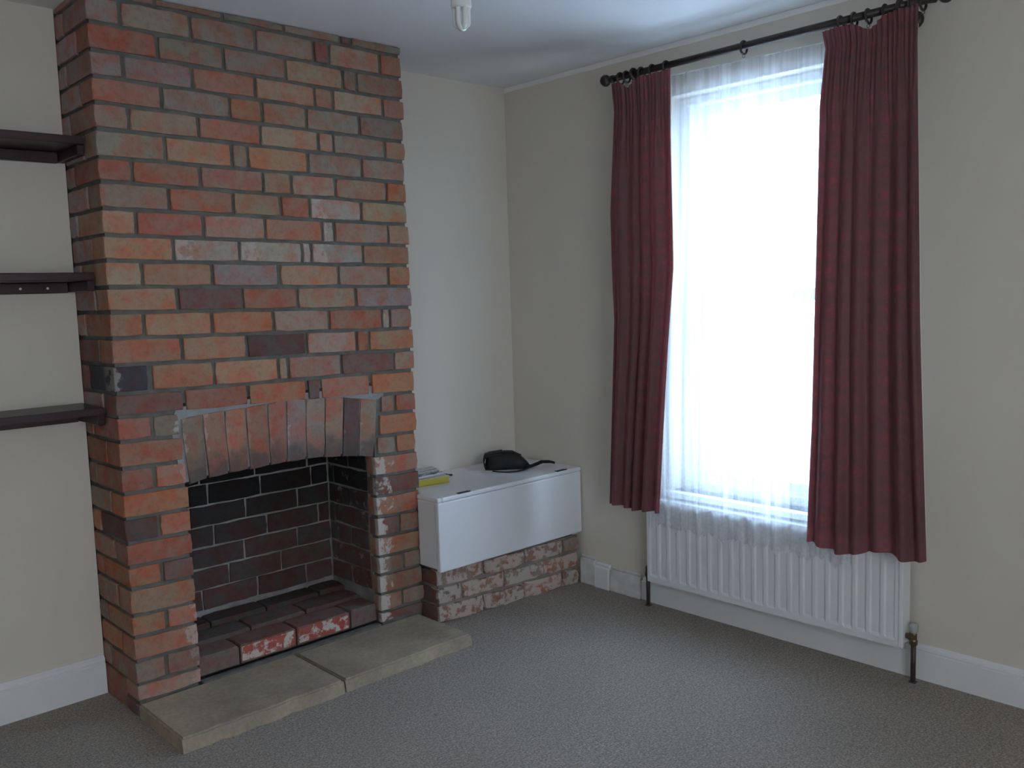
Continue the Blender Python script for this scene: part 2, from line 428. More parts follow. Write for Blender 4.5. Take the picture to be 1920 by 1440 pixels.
# rear wall behind the camera, with an unseen window added for fill light
RX0, RX1, RZ_0, RZ_1 = -3.38, -1.98, .60, 2.12
bm = bmesh.new()
xs_, zs_ = [XL - .1, RX0, RX1, .25], [0, RZ_0, RZ_1, H]
for y in (YF, YF - .1):
    vv = {(i, j): bm.verts.new((xs_[i], y, zs_[j])) for i in range(4) for j in range(4)}
    for i in range(3):
        for j in range(3):
            if (i, j) != (1, 1): bm.faces.new((vv[i, j], vv[i + 1, j], vv[i + 1, j + 1], vv[i, j + 1]))
    if y == YF: va = vv
for a, b in (((1, 1), (2, 1)), ((2, 1), (2, 2)), ((2, 2), (1, 2)), ((1, 2), (1, 1))): bm.faces.new((va[a], va[b], vv[b], vv[a]))
structure(obj('wall_front', bm, M_WALL))
structure(boxobj('leak_backing', M_SOOT, None, XL - .1, .25, .125, .2, -.1, H))  # plain black unseen backing, added to stop sky light leaking round the chimney
WY0, WY1, WZ0, WZ1 = -1.70, -0.95, 0.50, 2.075   # window opening
bm = bmesh.new()
ys = [YF, WY0, WY1, .12]; zs = [0, WZ0, WZ1, H]
def grid_hole(bm, x):
    vv = {(i, j): bm.verts.new((x, ys[i], zs[j])) for i in range(4) for j in range(4)}
    for i in range(3):
        for j in range(3):
            if (i, j) != (1, 1): bm.faces.new((vv[i, j], vv[i + 1, j], vv[i + 1, j + 1], vv[i, j + 1]))
    return vv
A = grid_hole(bm, 0.0); B = grid_hole(bm, 0.25)
for a, b in (((1, 1), (2, 1)), ((2, 1), (2, 2)), ((2, 2), (1, 2)), ((1, 2), (1, 1)),
             ((0, 0), (3, 0)), ((3, 0), (3, 3)), ((3, 3), (0, 3)), ((0, 3), (0, 0))):
    if a == (0, 0) and b == (3, 0): seq = [(0, 0), (1, 0), (2, 0), (3, 0)]
    elif a == (3, 0): seq = [(3, 0), (3, 1), (3, 2), (3, 3)]
    elif a == (3, 3): seq = [(3, 3), (2, 3), (1, 3), (0, 3)]
    elif a == (0, 3): seq = [(0, 3), (0, 2), (0, 1), (0, 0)]
    else: seq = [a, b]
    for s, t in zip(seq, seq[1:]): bm.faces.new((A[s], A[t], B[t], B[s]))
structure(obj('wall_right', bm, M_WALL))
# ceiling paint lapped a little way down the window wall
structure(boxobj('trim_1', M_CEIL, None, -.006, 0, YF, 0, H - .022, H, 0.002, 1))

# window: box frame, two sliding sashes with glass, inner sill board
win = structure(empty('window_1', (0.1, (WY0 + WY1) / 2, WZ0)))
def child(o, parent):
    o.parent = parent; o.matrix_parent_inverse = parent.matrix_world.inverted() if False else Matrix.Translation(-parent.location)
    return o
def frame_part(name, x0, x1, y0, y1, z0, z1, m=M_GLOSS): return child(boxobj(name, m, None, x0, x1, y0, y1, z0, z1, .004, 1), win)
frame_part('frame_stile', .07, .17, WY0, WY0 + .05, WZ0, WZ1)
frame_part('frame_stile', .07, .17, WY1 - .05, WY1, WZ0, WZ1)
frame_part('frame_head', .07, .17, WY0 + .05, WY1 - .05, WZ1 - .035, WZ1)
frame_part('frame_sill', .07, .20, WY0 + .05, WY1 - .05, WZ0, WZ0 + .035)
zm = (WZ0 + WZ1) / 2
for nm, x0, za, zb in (('sash', .085, WZ0 + .035, zm + .02), ('sash', .125, zm - .02, WZ1 - .035)):
    bm = bmesh.new()
    ya, yb = WY0 + .052, WY1 - .052
    box(bm, x0, x0 + .035, ya, ya + .045, za, zb); box(bm, x0, x0 + .035, yb - .045, yb, za, zb)
    box(bm, x0, x0 + .035, ya + .045, yb - .045, za, za + .045); box(bm, x0, x0 + .035, ya + .045, yb - .045, zb - .04, zb)
    s = child(obj(nm, bm, M_GLOSS), win)
    g = boxobj('pane', M_GLASS, None, x0 + .015, x0 + .019, ya + .045, yb - .045, za + .045, zb - .04)
    g.parent = s
structure(boxobj('windowsill', M_GLOSS, None, -.035, .07, WY0 - .03, WY1 + .03, WZ0 - .025, WZ0, .006, 2))
fill_win = structure(empty('fill_window', ((RX0 + RX1) / 2, YF - .05, RZ_0)))  # unseen window added to brighten the room from behind the camera
bm = bmesh.new()
xm = (RX0 + RX1) / 2
for (a, b, c, d) in ((RX0, RX0 + .05, RZ_0, RZ_1), (RX1 - .05, RX1, RZ_0, RZ_1), (RX0 + .05, RX1 - .05, RZ_0, RZ_0 + .05), (RX0 + .05, RX1 - .05, RZ_1 - .05, RZ_1), (xm - .03, xm + .03, RZ_0 + .05, RZ_1 - .05)):
    box(bm, a, b, YF - .09, YF - .03, c, d)
child(obj('frame', bm, M_GLOSS), fill_win)
child(boxobj('pane', M_GLASS_FILL, None, RX0 + .05, RX1 - .05, YF - .064, YF - .060, RZ_0 + .05, RZ_1 - .05), fill_win)
structure(boxobj('exterior_yard', M_PAVE, None, -10, 8, -16, YF - .12, -.5, -.35))
structure(boxobj('exterior_ground', M_PAVE, None, .26, 14, -12, 10, -.5, -.35))

# skirting boards
def skirting(name, p0, p1, nrm, h=.122, t=.018, m=M_GLOSS):
    """moulded board run from p0 to p1 (floor points on the wall), nrm points into the room"""
    p0, p1, nrm = Vector(p0), Vector(p1), Vector(nrm)
    prof = [(0, 0), (t, 0), (t, h * .80), (t * .72, h * .815), (t * .72, h * .835), (t * .9, h * .86), (t * .8, h * .93), (t * .45, h * .975), (t * .3, h), (0, h)]
    bm = bmesh.new()
    a = [bm.verts.new(p0 + nrm * q + Vector((0, 0, z))) for q, z in prof]
    b = [bm.verts.new(p1 + nrm * q + Vector((0, 0, z))) for q, z in prof]
    for i in range(len(prof)): j = (i + 1) % len(prof); bm.faces.new((a[i], a[j], b[j], b[i]))
    bm.faces.new(a); bm.faces.new(b[::-1])
    return structure(obj(name, bm, m))
skirting('baseboard_alcove', (XL, 0, 0), (X0 - .004, 0, 0), (0, -1, 0), .132)
skirting('baseboard_right', (0, YF, 0), (0, -.826, 0), (-1, 0, 0), .118)
# short mismatched run between the window wall corner and the radiator pipe
bb = structure(empty('baseboard_corner', (0, -.6, 0)))
for y0, y1, hh, tt, m in ((-.520, -.432, .120, .022, M_GLOSS_OLD), (-.610, -.523, .100, .030, M_GLOSS), (-.780, -.613, .098, .026, M_GLOSS_OLD), (-.824, -.783, .085, .018, M_GLOSS)):
    o = boxobj('skirting_block', m, None, -tt, 0, y0, y1, 0, hh, .005, 2); child(o, bb)
    o2 = boxobj('skirting_cap', m, None, -tt * .6, 0, y0 + .002, y1 - .002, hh, hh + .012, .003, 1); child(o2, bb)

# ------------------------------------------------------------------ chimney breast
CH = tag(empty('chimney_breast', ((X0 + X1) / 2, -D / 2, 0)), 'red brick chimney breast with an arched open fireplace, reaching the ceiling', 'fireplace')
def chp(o): return child(o, CH)
# mortar core
rec = .007
bm = bmesh.new(); box(bm, X0 + rec, X1 - rec, -D + rec, .06, 1.00, H)
chp(obj('mortar_core', bm, M_MORTAR))
bm = bmesh.new(); box(bm, X0 + rec, -1.757 - rec, -D + rec, .06, 0, 1.00)
chp(obj('pier_mortar', bm, M_MORTAR))
bm = bmesh.new(); box(bm, -1.017 + rec, X1 - rec, -D + rec, .06, 0, 1.00)
chp(obj('pier_mortar', bm, M_MORTAR))

COLS = {'t': (.325, .228, .162), 'o': (.350, .208, .136), 'O': (.370, .180, .105), 'r': (.325, .170, .122), 'R': (.305, .150, .115),
        'b': (.258, .192, .150), 'g': (.250, .204, .162), 'p': (.275, .205, .185), 'd': (.185, .112, .098), 'D': (.118, .084, .080),
        'k': (.058, .058, .066), 'w': (.355, .285, .238), 'n': (.325, .215, .165), 'y': (.335, .248, .165)}
ZL = [2.257, 2.176, 2.095, 2.018, 1.940, 1.862, 1.778, 1.704, 1.624, 1.543, 1.464, 1.384, 1.306, 1.225, 1.141, 1.051, .978, .900, .814, .734, .653, .574, .497, .424, .336, .264, .186, .107, .047]
ZR = [2.243, 2.159, 2.080, 2.002, 1.921, 1.847, 1.767, 1.685, 1.605, 1.524, 1.447, 1.365, 1.283, 1.201, 1.116, 1.035, .947, .872, .786, .711, .631, .552, .469, .388, .311, .239, .161, .091, .047]
def zbed(k, x):
    if k < 0: return H + .004
    t = (x - X0) / (X1 - X0)
    return ZL[k] + (ZR[k] - ZL[k]) * t
J = .0065
COURSES = {   # joints along the front from the near corner, and one colour letter per brick
 0: ([-1.759, -1.535, -1.310, -1.082, -1.040], 'bbggdg'),
 1: ([-1.869, -1.647, -1.420, -1.194, -1.131, -.910], 'pbbbdtr'),
 2: ([-1.760, -1.539, -1.311, -1.079, -1.019], 'Rgbtbb'),
 3: ([-1.871, -1.651, -1.430, -1.201, -1.124, -.906], 'pprtttr'),
 4: ([-1.756, -1.528, -1.410, -1.238, -1.016], 'rgotgb'),
 5: ([-1.865, -1.641, -1.421, -1.194, -1.131, -.903], 'ntrtngt'),
 6: ([-1.757, -1.529, -1.472, -1.242, -1.014], 'gobogb'),
 7: ([-1.866, -1.646, -1.422, -1.313, -1.132, -.906], 'rrntttO'),
 8: ([-1.756, -1.536, -1.359, -1.243, -1.025], 'nrtrwy'),
 9: ([-1.865, -1.645, -1.422, -1.195, -1.146, -.907], 'tRnrwno'),
 10: ([-1.751, -1.523, -1.283, -1.246, -1.027], 'owwwwt'),
 11: ([-1.858, -1.626, -1.383, -1.137, -.914], 'topono'),
 12: ([-1.749, -1.523, -1.312, -1.067], 'odrtp'),
 13: ([-1.863, -1.637, -1.412, -1.187, -.951, -.915], 'ooOnrwn'),
 14: ([-1.745, -1.518, -1.286, -1.074, -1.016], 'roDnro'),
 15: ([-1.858, -1.642, -1.403, -1.364, -1.144, -.906], 'koototn'.replace('t', 'd', 1) if False else 'kootndn'),
 16: ([-1.749, -1.522, -1.294, -1.237, -1.018], 'dROdrO'),
}
O_F, U_F, V_F, W_F = (0, -D, 0), (1, 0, 0), (0, 0, 1), (0, -1, 0)
def front_brick(k, xa, xb, c, depth=.10, parent=CH, lime=0, span=0, ja=J, jb=J):
    xa2, xb2 = xa + ja, xb - jb
    top = 0.0 if k == 0 else J
    q = [(xa2, zbed(k, xa2) + J), (xb2, zbed(k, xb2) + J), (xb2, zbed(k - 1, xb2) - top), (xa2, zbed(k - 1, xa2) - top)]
    if k == 0: q[2] = (xb2, H - .001 - R.uniform(0, .004)); q[3] = (xa2, H - .001 - R.uniform(0, .004))
    return chp(brick('brick', None, O_F, U_F, V_F, W_F, q, depth, COLS[c], lime, span))
SIDE = {}     # how deep the corner brick of each course runs along the side
for k, (js, cs) in COURSES.items():
    xs = [X0] + js + [X1 + R.uniform(-.006, .005)]
    SIDE[k] = .100 if xs[1] - xs[0] > .15 else .212
    for i in range(len(xs) - 1):
        first, last = i == 0, i == len(xs) - 2
        ja = 0 if first else (.012 if (k == 11 and i == 3) or (k == 15 and i == 1) or (k == 0 and i == 5) else J)
        front_brick(k, xs[i], xs[i + 1], cs[i], SIDE[k] if first else (.27 if last else .095), ja=ja, jb=0 if last else J,
                    lime=.45 if cs[i] == 'w' else (.4 if cs[i] == 'k' else 0), span=.25 if cs[i] == 'w' else (.16 if cs[i] == 'k' else 0))
# piers either side of the opening (front faces); limewash clings to the inner arris of the far pier
XJL, XJR = -1.757, -1.017
PIERL = {17: ([-1.859], 'Rb', -1.773), 18: ([], 'r', -1.766), 19: ([-1.863], 'Rr', -1.760), 20: ([], 'O', XJL), 21: ([-1.860], 'Dr', XJL), 22: ([], 'r', XJL), 23: ([-1.862], 'Od', XJL),
         24: ([], 'o', XJL), 25: ([-1.858], 'or', XJL), 26: ([], 'r', XJL), 27: ([-1.868], 'bb', XJL), 28: ([], 'n', XJL)}
PIERR = {17: ([-.910], 'br', -.972), 18: ([], 'O', -.984), 19: ([-.913], 'bO', -.998), 20: ([], 'r', XJR), 21: ([], 'd', XJR), 22: ([], 'r', XJR), 23: ([-.915], 'db', XJR), 24: ([], 'o', XJR),
         25: ([-.902], 'gg', XJR), 26: ([], 'b', XJR), 27: ([-.915], 'tb', XJR), 28: ([], 'd', XJR)}
for k, (js, cs, xe) in PIERL.items():
    xs = [X0] + js + [xe]
    SIDE[k] = .100 if xs[1] - xs[0] > .15 else .212
    for i in range(len(xs) - 1):
        pb_ = front_brick(k, xs[i], xs[i + 1], cs[i], SIDE[k] if i == 0 and len(xs) > 2 else (.10 if i == 0 else .055), ja=0 if i == 0 else J, jb=0 if i == len(xs) - 2 else J,
                    lime=0 if i < len(xs) - 2 else .55 if k in (17, 25, 26) else (.3 if k in (19, 27, 28) else 0), span=.12 if k > 20 else .2)
        pb_['flip'] = 1.0
for k, (js, cs, xe) in PIERR.items():
    xs = [xe] + js + [X1 + R.uniform(-.008, .004)]
    for i in range(len(xs) - 1):
        front_brick(k, xs[i], xs[i + 1], cs[i], .055, ja=0 if i == 0 else J, jb=0 if i == len(xs) - 2 else J,
                    lime=.85 if (i == 0 and k >= 20) else 0, span=(.42 if len(xs) > 2 else .22) if i == 0 else 0)
# returns of the far pier, facing the window wall
for k in range(17, 29):
    za, zb = ZR[k] + J, ZR[k - 1] - J
    chp(brick('brick', None, (X1, 0, 0), (0, 1, 0), (0, 0, 1), (1, 0, 0), [(-D + .066, za), (-.012, za), (-.012, zb), (-D + .066, zb)], .05, COLS['brn'[k % 3]], proud=.0))
# side of the breast facing the shelves
SC = 'bpbpbgppbpppbpdpDddbrorodbrorbbbbg'
for k in range(0, 29):
    sd = SIDE[k]
    za = ZL[k] + J if k < 28 else .002
    zb = (ZL[k - 1] - J) if k > 0 else H - .002
    if k == 28: za = .003
    a, b = D - sd - 2 * J, .002
    brk = [(a, b)] if a - b < .19 else [(a, b)]
    for (ya, yb) in brk:
        if ya - yb < .02: continue
        c = 'p' if k < 17 else 'bonrb'[k % 5]
        if k in (14, 15): c = 'd'
        chp(brick('brick', None, (X0, 0, 0), (0, -1, 0), (0, 0, 1), (-1, 0, 0), [(yb, za), (ya, za), (ya, zb), (yb, zb)], .095, COLS[c] if c != 'p' else (.345, .262, .245)))  # paler side tint puts missing light into the brick colour
# sliver of footing brick showing under the near corner, beside the hearth
chp(brick('footing_brick', None, (X0, 0, 0), (0, -1, 0), (0, 0, 1), (-1, 0, 0), [(.185, .002), (D - .002, .002), (D - .002, .040), (.185, .040)], .09, COLS['d']))

# soldier arch
ARCH = chp(empty('fire_arch', (-1.385, -D, .74)))
TOP = [(-1.768, .954), (-1.694, .961), (-1.617, .965), (-1.537, .967), (-1.456, .971), (-1.381, .977), (-1.302, .972), (-1.222, .968), (-1.142, .960), (-1.070, .950), (-.990, .935)]
BOT = [(-1.752, .730), (-1.686, .741), (-1.610, .745), (-1.535, .747), (-1.456, .749), (-1.391, .751), (-1.313, .751), (-1.237, .746), (-1.162, .738), (-1.089, .728), (-1.020, .712)]
def archp(o):
    o.parent = ARCH; o.matrix_parent_inverse = Matrix.Translation(-(ARCH.location + CH.location * 0)) if False else Matrix.Translation(-Vector((-1.385, -D, .74)))
    return o
bm = bmesh.new()
fr, bk = [], []
loop = [(-1.80, .935), (-1.775, .99), (-.955, .99), (-.960, .945), (-.995, .93)] + [(x, z + .008) for x, z in BOT[::-1]] + [(-1.775, .74)]
for x, z in loop: fr.append(bm.verts.new((x, -D + .004, z))); bk.append(bm.verts.new((x, -D + .11, z)))
bm.faces.new(fr); bm.faces.new(bk[::-1])
for i in range(len(loop)): j = (i + 1) % len(loop); bm.faces.new((fr[i], bk[i], bk[j], fr[j]))
archp(obj('pale_pointing', bm, M_MORTAR_NEW))
AC = ['b', 'r', 'r', 'r', 'R', 'p', 'b', 'n', 'D', 'b']
for i in range(10):
    j = .003
    q = [(BOT[i][0] + j, BOT[i][1]), (BOT[i + 1][0] - j, BOT[i + 1][1]), (TOP[i + 1][0] - j, TOP[i + 1][1] - .004), (TOP[i][0] + j, TOP[i][1] - .004)]
    ab_ = archp(brick('arch_brick', None, O_F, U_F, V_F, W_F, q, .105, COLS[AC[i]], .35 if i in (0, 1, 5, 9) else .15, .12, proud=.004))
    ab_['soot'] = .75

# firebox: sooty shell, back and far-side bricks, brick floor
FB = chp(empty('firebox', (-1.387, -.1, .05)))
def fbp(o):
    o.parent = FB; o.matrix_parent_inverse = Matrix.Translation(-Vector((-1.387, -.1, .05)))
    return o
YB = .055
bm = bmesh.new()
box(bm, XJL - .005, XJR + .005, YB + .004, YB + .06, 0, 1.0)
fbp(obj('back_mortar', bm, M_MORTAR_SOOT))
bm = bmesh.new(); box(bm, XJR + .004, XJR + .06, -D + .05, YB + .06, .0, 1.0)
fbp(obj('jamb_mortar', bm, M_MORTAR_SOOT))
bm = bmesh.new(); box(bm, XJL - .06, XJL - .004, -D + .10, YB + .06, .0, 1.0)
fbp(obj('jamb_mortar', bm, M_MORTAR_SOOT))
bm = bmesh.new(); box(bm, XJL - .004, XJR + .004, -D + .105, YB, .95, 1.0)
fbp(obj('throat', bm, M_SOOT))
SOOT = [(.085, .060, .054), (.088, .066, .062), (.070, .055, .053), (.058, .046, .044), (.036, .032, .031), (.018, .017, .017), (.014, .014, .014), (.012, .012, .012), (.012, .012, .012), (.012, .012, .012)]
BACK = [[-1.358, -1.141], [-1.472, -1.250], [-1.403, -1.173], [-1.523, -1.303, -1.071], [-1.389, -1.163], [-1.537, -1.321, -1.095], [-1.342, -1.110], [-1.55, -1.32, -1.10], [-1.40, -1.17]]
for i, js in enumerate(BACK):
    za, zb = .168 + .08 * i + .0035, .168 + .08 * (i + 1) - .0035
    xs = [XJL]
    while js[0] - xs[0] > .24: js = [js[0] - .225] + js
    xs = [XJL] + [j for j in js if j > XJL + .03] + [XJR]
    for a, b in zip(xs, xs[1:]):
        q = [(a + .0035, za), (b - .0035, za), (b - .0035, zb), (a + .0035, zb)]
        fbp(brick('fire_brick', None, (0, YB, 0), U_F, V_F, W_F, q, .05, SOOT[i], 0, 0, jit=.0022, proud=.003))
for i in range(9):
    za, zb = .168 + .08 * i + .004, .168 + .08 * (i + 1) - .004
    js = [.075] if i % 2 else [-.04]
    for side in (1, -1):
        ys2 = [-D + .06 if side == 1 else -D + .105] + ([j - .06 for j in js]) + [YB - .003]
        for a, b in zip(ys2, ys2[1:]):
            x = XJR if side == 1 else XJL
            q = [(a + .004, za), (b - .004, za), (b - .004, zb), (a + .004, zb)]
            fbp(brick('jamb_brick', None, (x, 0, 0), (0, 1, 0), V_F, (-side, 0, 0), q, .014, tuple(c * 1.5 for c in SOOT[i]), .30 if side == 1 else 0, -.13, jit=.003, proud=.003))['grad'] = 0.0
bm = bmesh.new(); box(bm, XJL - .003, XJR + .003, -D + .045, YB, .047, .118)
fbp(obj('floor_mortar', bm, M_SOOT))
FZ = .124
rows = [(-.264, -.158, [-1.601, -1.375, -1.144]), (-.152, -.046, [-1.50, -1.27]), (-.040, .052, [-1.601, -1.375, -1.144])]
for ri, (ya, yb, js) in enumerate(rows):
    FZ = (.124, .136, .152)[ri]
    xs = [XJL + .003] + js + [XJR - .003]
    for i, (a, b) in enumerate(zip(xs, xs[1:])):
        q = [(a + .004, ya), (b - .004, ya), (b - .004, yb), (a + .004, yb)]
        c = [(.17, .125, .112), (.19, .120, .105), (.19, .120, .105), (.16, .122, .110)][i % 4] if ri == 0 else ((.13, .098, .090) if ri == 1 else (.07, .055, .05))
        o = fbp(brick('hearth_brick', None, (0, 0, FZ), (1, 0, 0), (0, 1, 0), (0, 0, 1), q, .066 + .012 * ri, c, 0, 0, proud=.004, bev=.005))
        if ri == 0 and i in (1, 2):
            # flaking white paint on the riser
            k = .9
            fa = brick('painted_riser', None, (0, ya - .0005, 0), U_F, V_F, W_F, [(a + .009, .064), (b - .009, .064), (b - .009, FZ - .006), (a + .009, FZ - .006)], .004, (.34, .10, .075), .95, .02, jit=.001, proud=.0005, bev=.001)
            fa['grad'] = 0.0
            fbp(fa)

# stone hearth
HS = tag(empty('hearth', (-1.40, -.46, 0)), 'low worn sandstone hearth of two slabs in front of the fireplace', 'hearth')
def slab(xa, xb, ya, yb, h):
    bm = bmesh.new()
    n = 14
    top_f = []
    fr_t, fr_b, bk_t, bk_b = [], [], [], []
    for i in range(n + 1):
        x = xa + (xb - xa) * i / n
        e = R.uniform(-.004, .003) if 0 < i < n else 0
        fr_t.append(bm.verts.new((x, ya + .005 + e, h + R.uniform(-.0012, .0012))))
        fr_b.append(bm.verts.new((x, ya + e * 1.6 - R.uniform(0, .003), 0)))
        bk_t.append(bm.verts.new((x, yb, h))); bk_b.append(bm.verts.new((x, yb, 0)))
    for i in range(n):
        bm.faces.new((fr_t[i], fr_t[i + 1], bk_t[i + 1], bk_t[i])); bm.faces.new((fr_b[i], fr_b[i + 1], fr_t[i + 1], fr_t[i]))
        bm.faces.new((bk_b[i], bk_t[i], bk_t[i + 1], bk_b[i + 1])); bm.faces.new((fr_b[i], bk_b[i], bk_b[i + 1], fr_b[i + 1]))
    bm.faces.new((fr_b[0], fr_t[0], bk_t[0], bk_b[0])); bm.faces.new((fr_b[-1], bk_b[-1], bk_t[-1], fr_t[-1]))
    bmesh.ops.recalc_face_normals(bm, faces=bm.faces[:])
    es = [e for e in bm.edges if e.calc_length() > 0 and all(v.co.z > h * .8 for v in e.verts) and len(e.link_faces) == 2 and e.calc_face_angle(0) > .6]
    bmesh.ops.bevel(bm, geom=es, offset=.006, segments=2, affect='EDGES')
    return child(obj('stone_slab', bm, M_STONE), HS)
slab(-1.967, -1.408, -.630, -.2955, .046)
slab(-1.400, -.842, -.628, -.2955, .044)
child(boxobj('joint', M_SOOT, None, -1.4075, -1.4005, -.62, -.30, 0, .036), HS)
child(boxobj('back_joint', M_MORTAR, None, -1.75, -1.02, -.2950, -.262, .0, .048, .003, 1), HS)

# ------------------------------------------------------------------ alcove shelves
def shelf(zt, label):
    s = tag(empty('wall_shelf', (-2.4, -.1, zt - .025)), label, 'shelf', 'dark shelves in the alcove')
    xl = XL + .01
    child(boxobj('board', M_SHELF, None, xl, X0 - .006, -.207, -.003, zt - .025, zt, .003, 2), s)
    child(boxobj('wall_batten', M_SHELF, None, xl, X0 - .030, -.024, -.003, zt - .060, zt - .0255, .002, 1), s)
    b = child(boxobj('side_batten', M_SHELF, None, X0 - .028, X0 - .006, -.203, -.003, zt - .058, zt - .0255, .002, 1), s)
    return s
shelf(1.849, 'topmost dark wooden alcove shelf, underside showing, beside the chimney breast')
S2 = shelf(1.432, 'middle dark wooden alcove shelf at eye level beside the chimney breast')
shelf(1.006, 'lowest dark wooden alcove shelf, top surface showing, beside the chimney breast')
for x in (-2.14, -2.06):
    bm = bmesh.new(); lathe(bm, (x, -.0245, 1.388), (0, -1, 0), [(0, .004), (.0015, .004), (.0018, .001)], 10)
    child(obj('screw_head', bm, M_PVC), S2)

# ------------------------------------------------------------------ brick plinth and white cabinet
PL = tag(empty('brick_plinth', (-.4, -.2, 0)), 'low worn whitish brick plinth under the white cabinet', 'plinth')
pa, pb = Vector((-.788, -.362, 0)), Vector((-.022, -.424, 0))
ud = (pb - pa).normalized(); nd = Vector((ud.y, -ud.x, 0)); plen = (pb - pa).length
bm = bmesh.new()
pts = [pa - nd * .008 + ud * .008, pb - nd * .008, Vector((-.022, -.02, 0)), Vector((-.780, -.02, 0))]
lo = [bm.verts.new(p) for p in pts]; hi = [bm.verts.new(p + Vector((0, 0, .222))) for p in pts]
bm.faces.new(lo[::-1]); bm.faces.new(hi)
for i in range(4): j = (i + 1) % 4; bm.faces.new((lo[i], lo[j], hi[j], hi[i]))
child(obj('mortar_core', bm, plain('dirty_lime_mortar', (.27, .235, .205), .95, .1, .2, 14, .6, 150, .003)), PL)
PB = [([.225, .445, .665], 'bbnb'), ([.115, .340, .560], 'dnbr'), ([.230, .450, .675], 'bnbb')]
for i, (js, cs) in enumerate(PB):     # bottom course first
    xs = [0] + js + [plen]
    for q_, (a, b) in enumerate(zip(xs, xs[1:])):
        za, zb = .002 + .075 * i + (.004 if i else 0), .074 * (i + 1) - .007
        lime = .72 if not (i == 2 and q_ == 3) else .1
        q = [(a + (.005 if q_ else 0), za), (b - .005, za), (b - .005, zb), (a + (.005 if q_ else 0), zb)]
        pk = child(brick('brick', None, pa, ud, (0, 0, 1), nd, q, .1 if q_ else .05, COLS[cs[q_]], lime, .12, jit=.004, proud=.007, bev=.006), PL)
        pk['grad'] = 0.0
    for (a, b) in ((-.357, -.252), (-.242, -.03)):
        child(brick('brick', None, (-.788, 0, 0), (0, 1, 0), (0, 0, 1), (-1, 0, 0), [(a, za), (b, za), (b, zb), (a, zb)], .03, COLS['d'], 0, 0, jit=.003, proud=.002), PL)

CB = tag(empty('box_cabinet', (-.41, -.22, .24)), 'white box cabinet with a flat front panel on the brick plinth', 'cabinet')
child(boxobj('body', M_CAB, None, -.806, -.008, -.412, -.008, .245, .516, .002, 1), CB)
child(boxobj('end_panel', M_CAB, None, -.828, -.8065, -.414, -.301, .245, .516, .004, 2), CB)
LIDM = M_CAB
child(boxobj('lid', LIDM, None, -.806, -.004, -.436, -.006, .5165, .535, .005, 3), CB)
child(boxobj('lid_end', LIDM, None, -.830, -.8062, -.436, -.300, .5165, .535, .005, 3), CB)
dr = child(boxobj('door', M_CAB, None, -.830, -.006, -.437, -.4145, .236, .5155, .005, 3), CB)
for hx in (-.69, -.125):
    bm = bmesh.new()
    box(bm, hx - .030, hx + .030, -.432, -.416, .5352, .5375, .0008, 1)
    tube(bm, [(hx - .030, -.4335, .5375), (hx + .030, -.4335, .5375)], .0028, 8)
    child(obj('hinge', bm, M_DARK), CB)
child(boxobj('foot_block', M_GLOSS_OLD, None, -.045, -.010, -.4125, -.38, .2225, .2445, .002, 1), CB)
child(boxobj('bearer', M_DARK, None, -.760, -.05, -.40, -.37, .2235, .2445, .001, 1), CB)

# things on the cabinet
ZT = .5352
bk = tag(empty('book', (-.68, -.12, ZT)), 'thick yellow-edged book on the white cabinet against the chimney breast', 'book')
def rot(o, deg, loc):
    o.rotation_euler = (0, 0, math.radians(deg)); o.location = loc; return o
bm = bmesh.new(); box(bm, -.105, .105, -.085, .085, .002, .027, .001, 1); o = obj('page_block', bm, M_YELLOW, bk)
bm = bmesh.new(); box(bm, -.107, .107, -.087, .087, 0, .0018); obj('cover', bm, M_YELLOW, bk)
bm = bmesh.new(); box(bm, -.107, .107, -.087, .087, .0272, .029); obj('cover', bm, M_PAGES, bk)
rot(bk, -8, (-.690, -.125, ZT))
mg = empty('magazine', (-.68, -.10, ZT + .0292))
tag(mg, 'blue and white printed magazine lying on the yellow book', 'magazine')
bm = bmesh.new()
def sheet(bm, w, d, z, t, curl=0.0, n=8):
    a, b = [], []
    for i in range(n + 1):
        x = -w / 2 + w * i / n
        zz = z + curl * ((2 * i / n - 1) ** 2)
        a.append((bm.verts.new((x, -d / 2, zz)), bm.verts.new((x, d / 2, zz))))
        b.append((bm.verts.new((x, -d / 2, zz + t)), bm.verts.new((x, d / 2, zz + t))))
    for i in range(n):
        bm.faces.new((a[i][0], a[i + 1][0], a[i + 1][1], a[i][1])); bm.faces.new((b[i][0], b[i][1], b[i + 1][1], b[i + 1][0]))
        bm.faces.new((a[i][0], b[i][0], b[i + 1][0], a[i + 1][0])); bm.faces.new((a[i][1], a[i + 1][1], b[i + 1][1], b[i][1]))
    bm.faces.new((a[0][0], a[0][1], b[0][1], b[0][0])); bm.faces.new((a[n][0], b[n][0], b[n][1], a[n][1]))
sheet(bm, .205, .150, 0, .006, .002); obj('page_stack', bm, M_PAGES, mg)
bm = bmesh.new(); sheet(bm, .206, .151, .0062, .0008, .002); obj('cover', bm, M_MAG, mg)
rot(mg, -3, (-.690, -.105, ZT + .0294))
bm = bmesh.new(); sheet(bm, .17, .105, 0, .0015, .006)
lf = tag(obj('leaflet', bm, M_LEAF), 'white leaflet with dark print, topmost of the papers on the cabinet', 'leaflet')
rot(lf, -16, (-.665, -.09, ZT + .0385))
bm = bmesh.new(); box(bm, -.018, .018, -.008, .008, 0, .006, .001, 1); box(bm, -.018, -.004, -.003, .003, .006, .010)
ck = tag(obj('black_clip', bm, M_DARK), 'small dark clip lying beside the yellow book', 'clip')
rot(ck, -25, (-.515, -.115, ZT))
bm = bmesh.new(); sheet(bm, .15, .10, 0, .0006, .0008)
ps = tag(obj('paper_slip', bm, M_PAGES), 'white slip of paper partly under the black pouch', 'paper')
rot(ps, 20, (-.29, -.19, ZT))

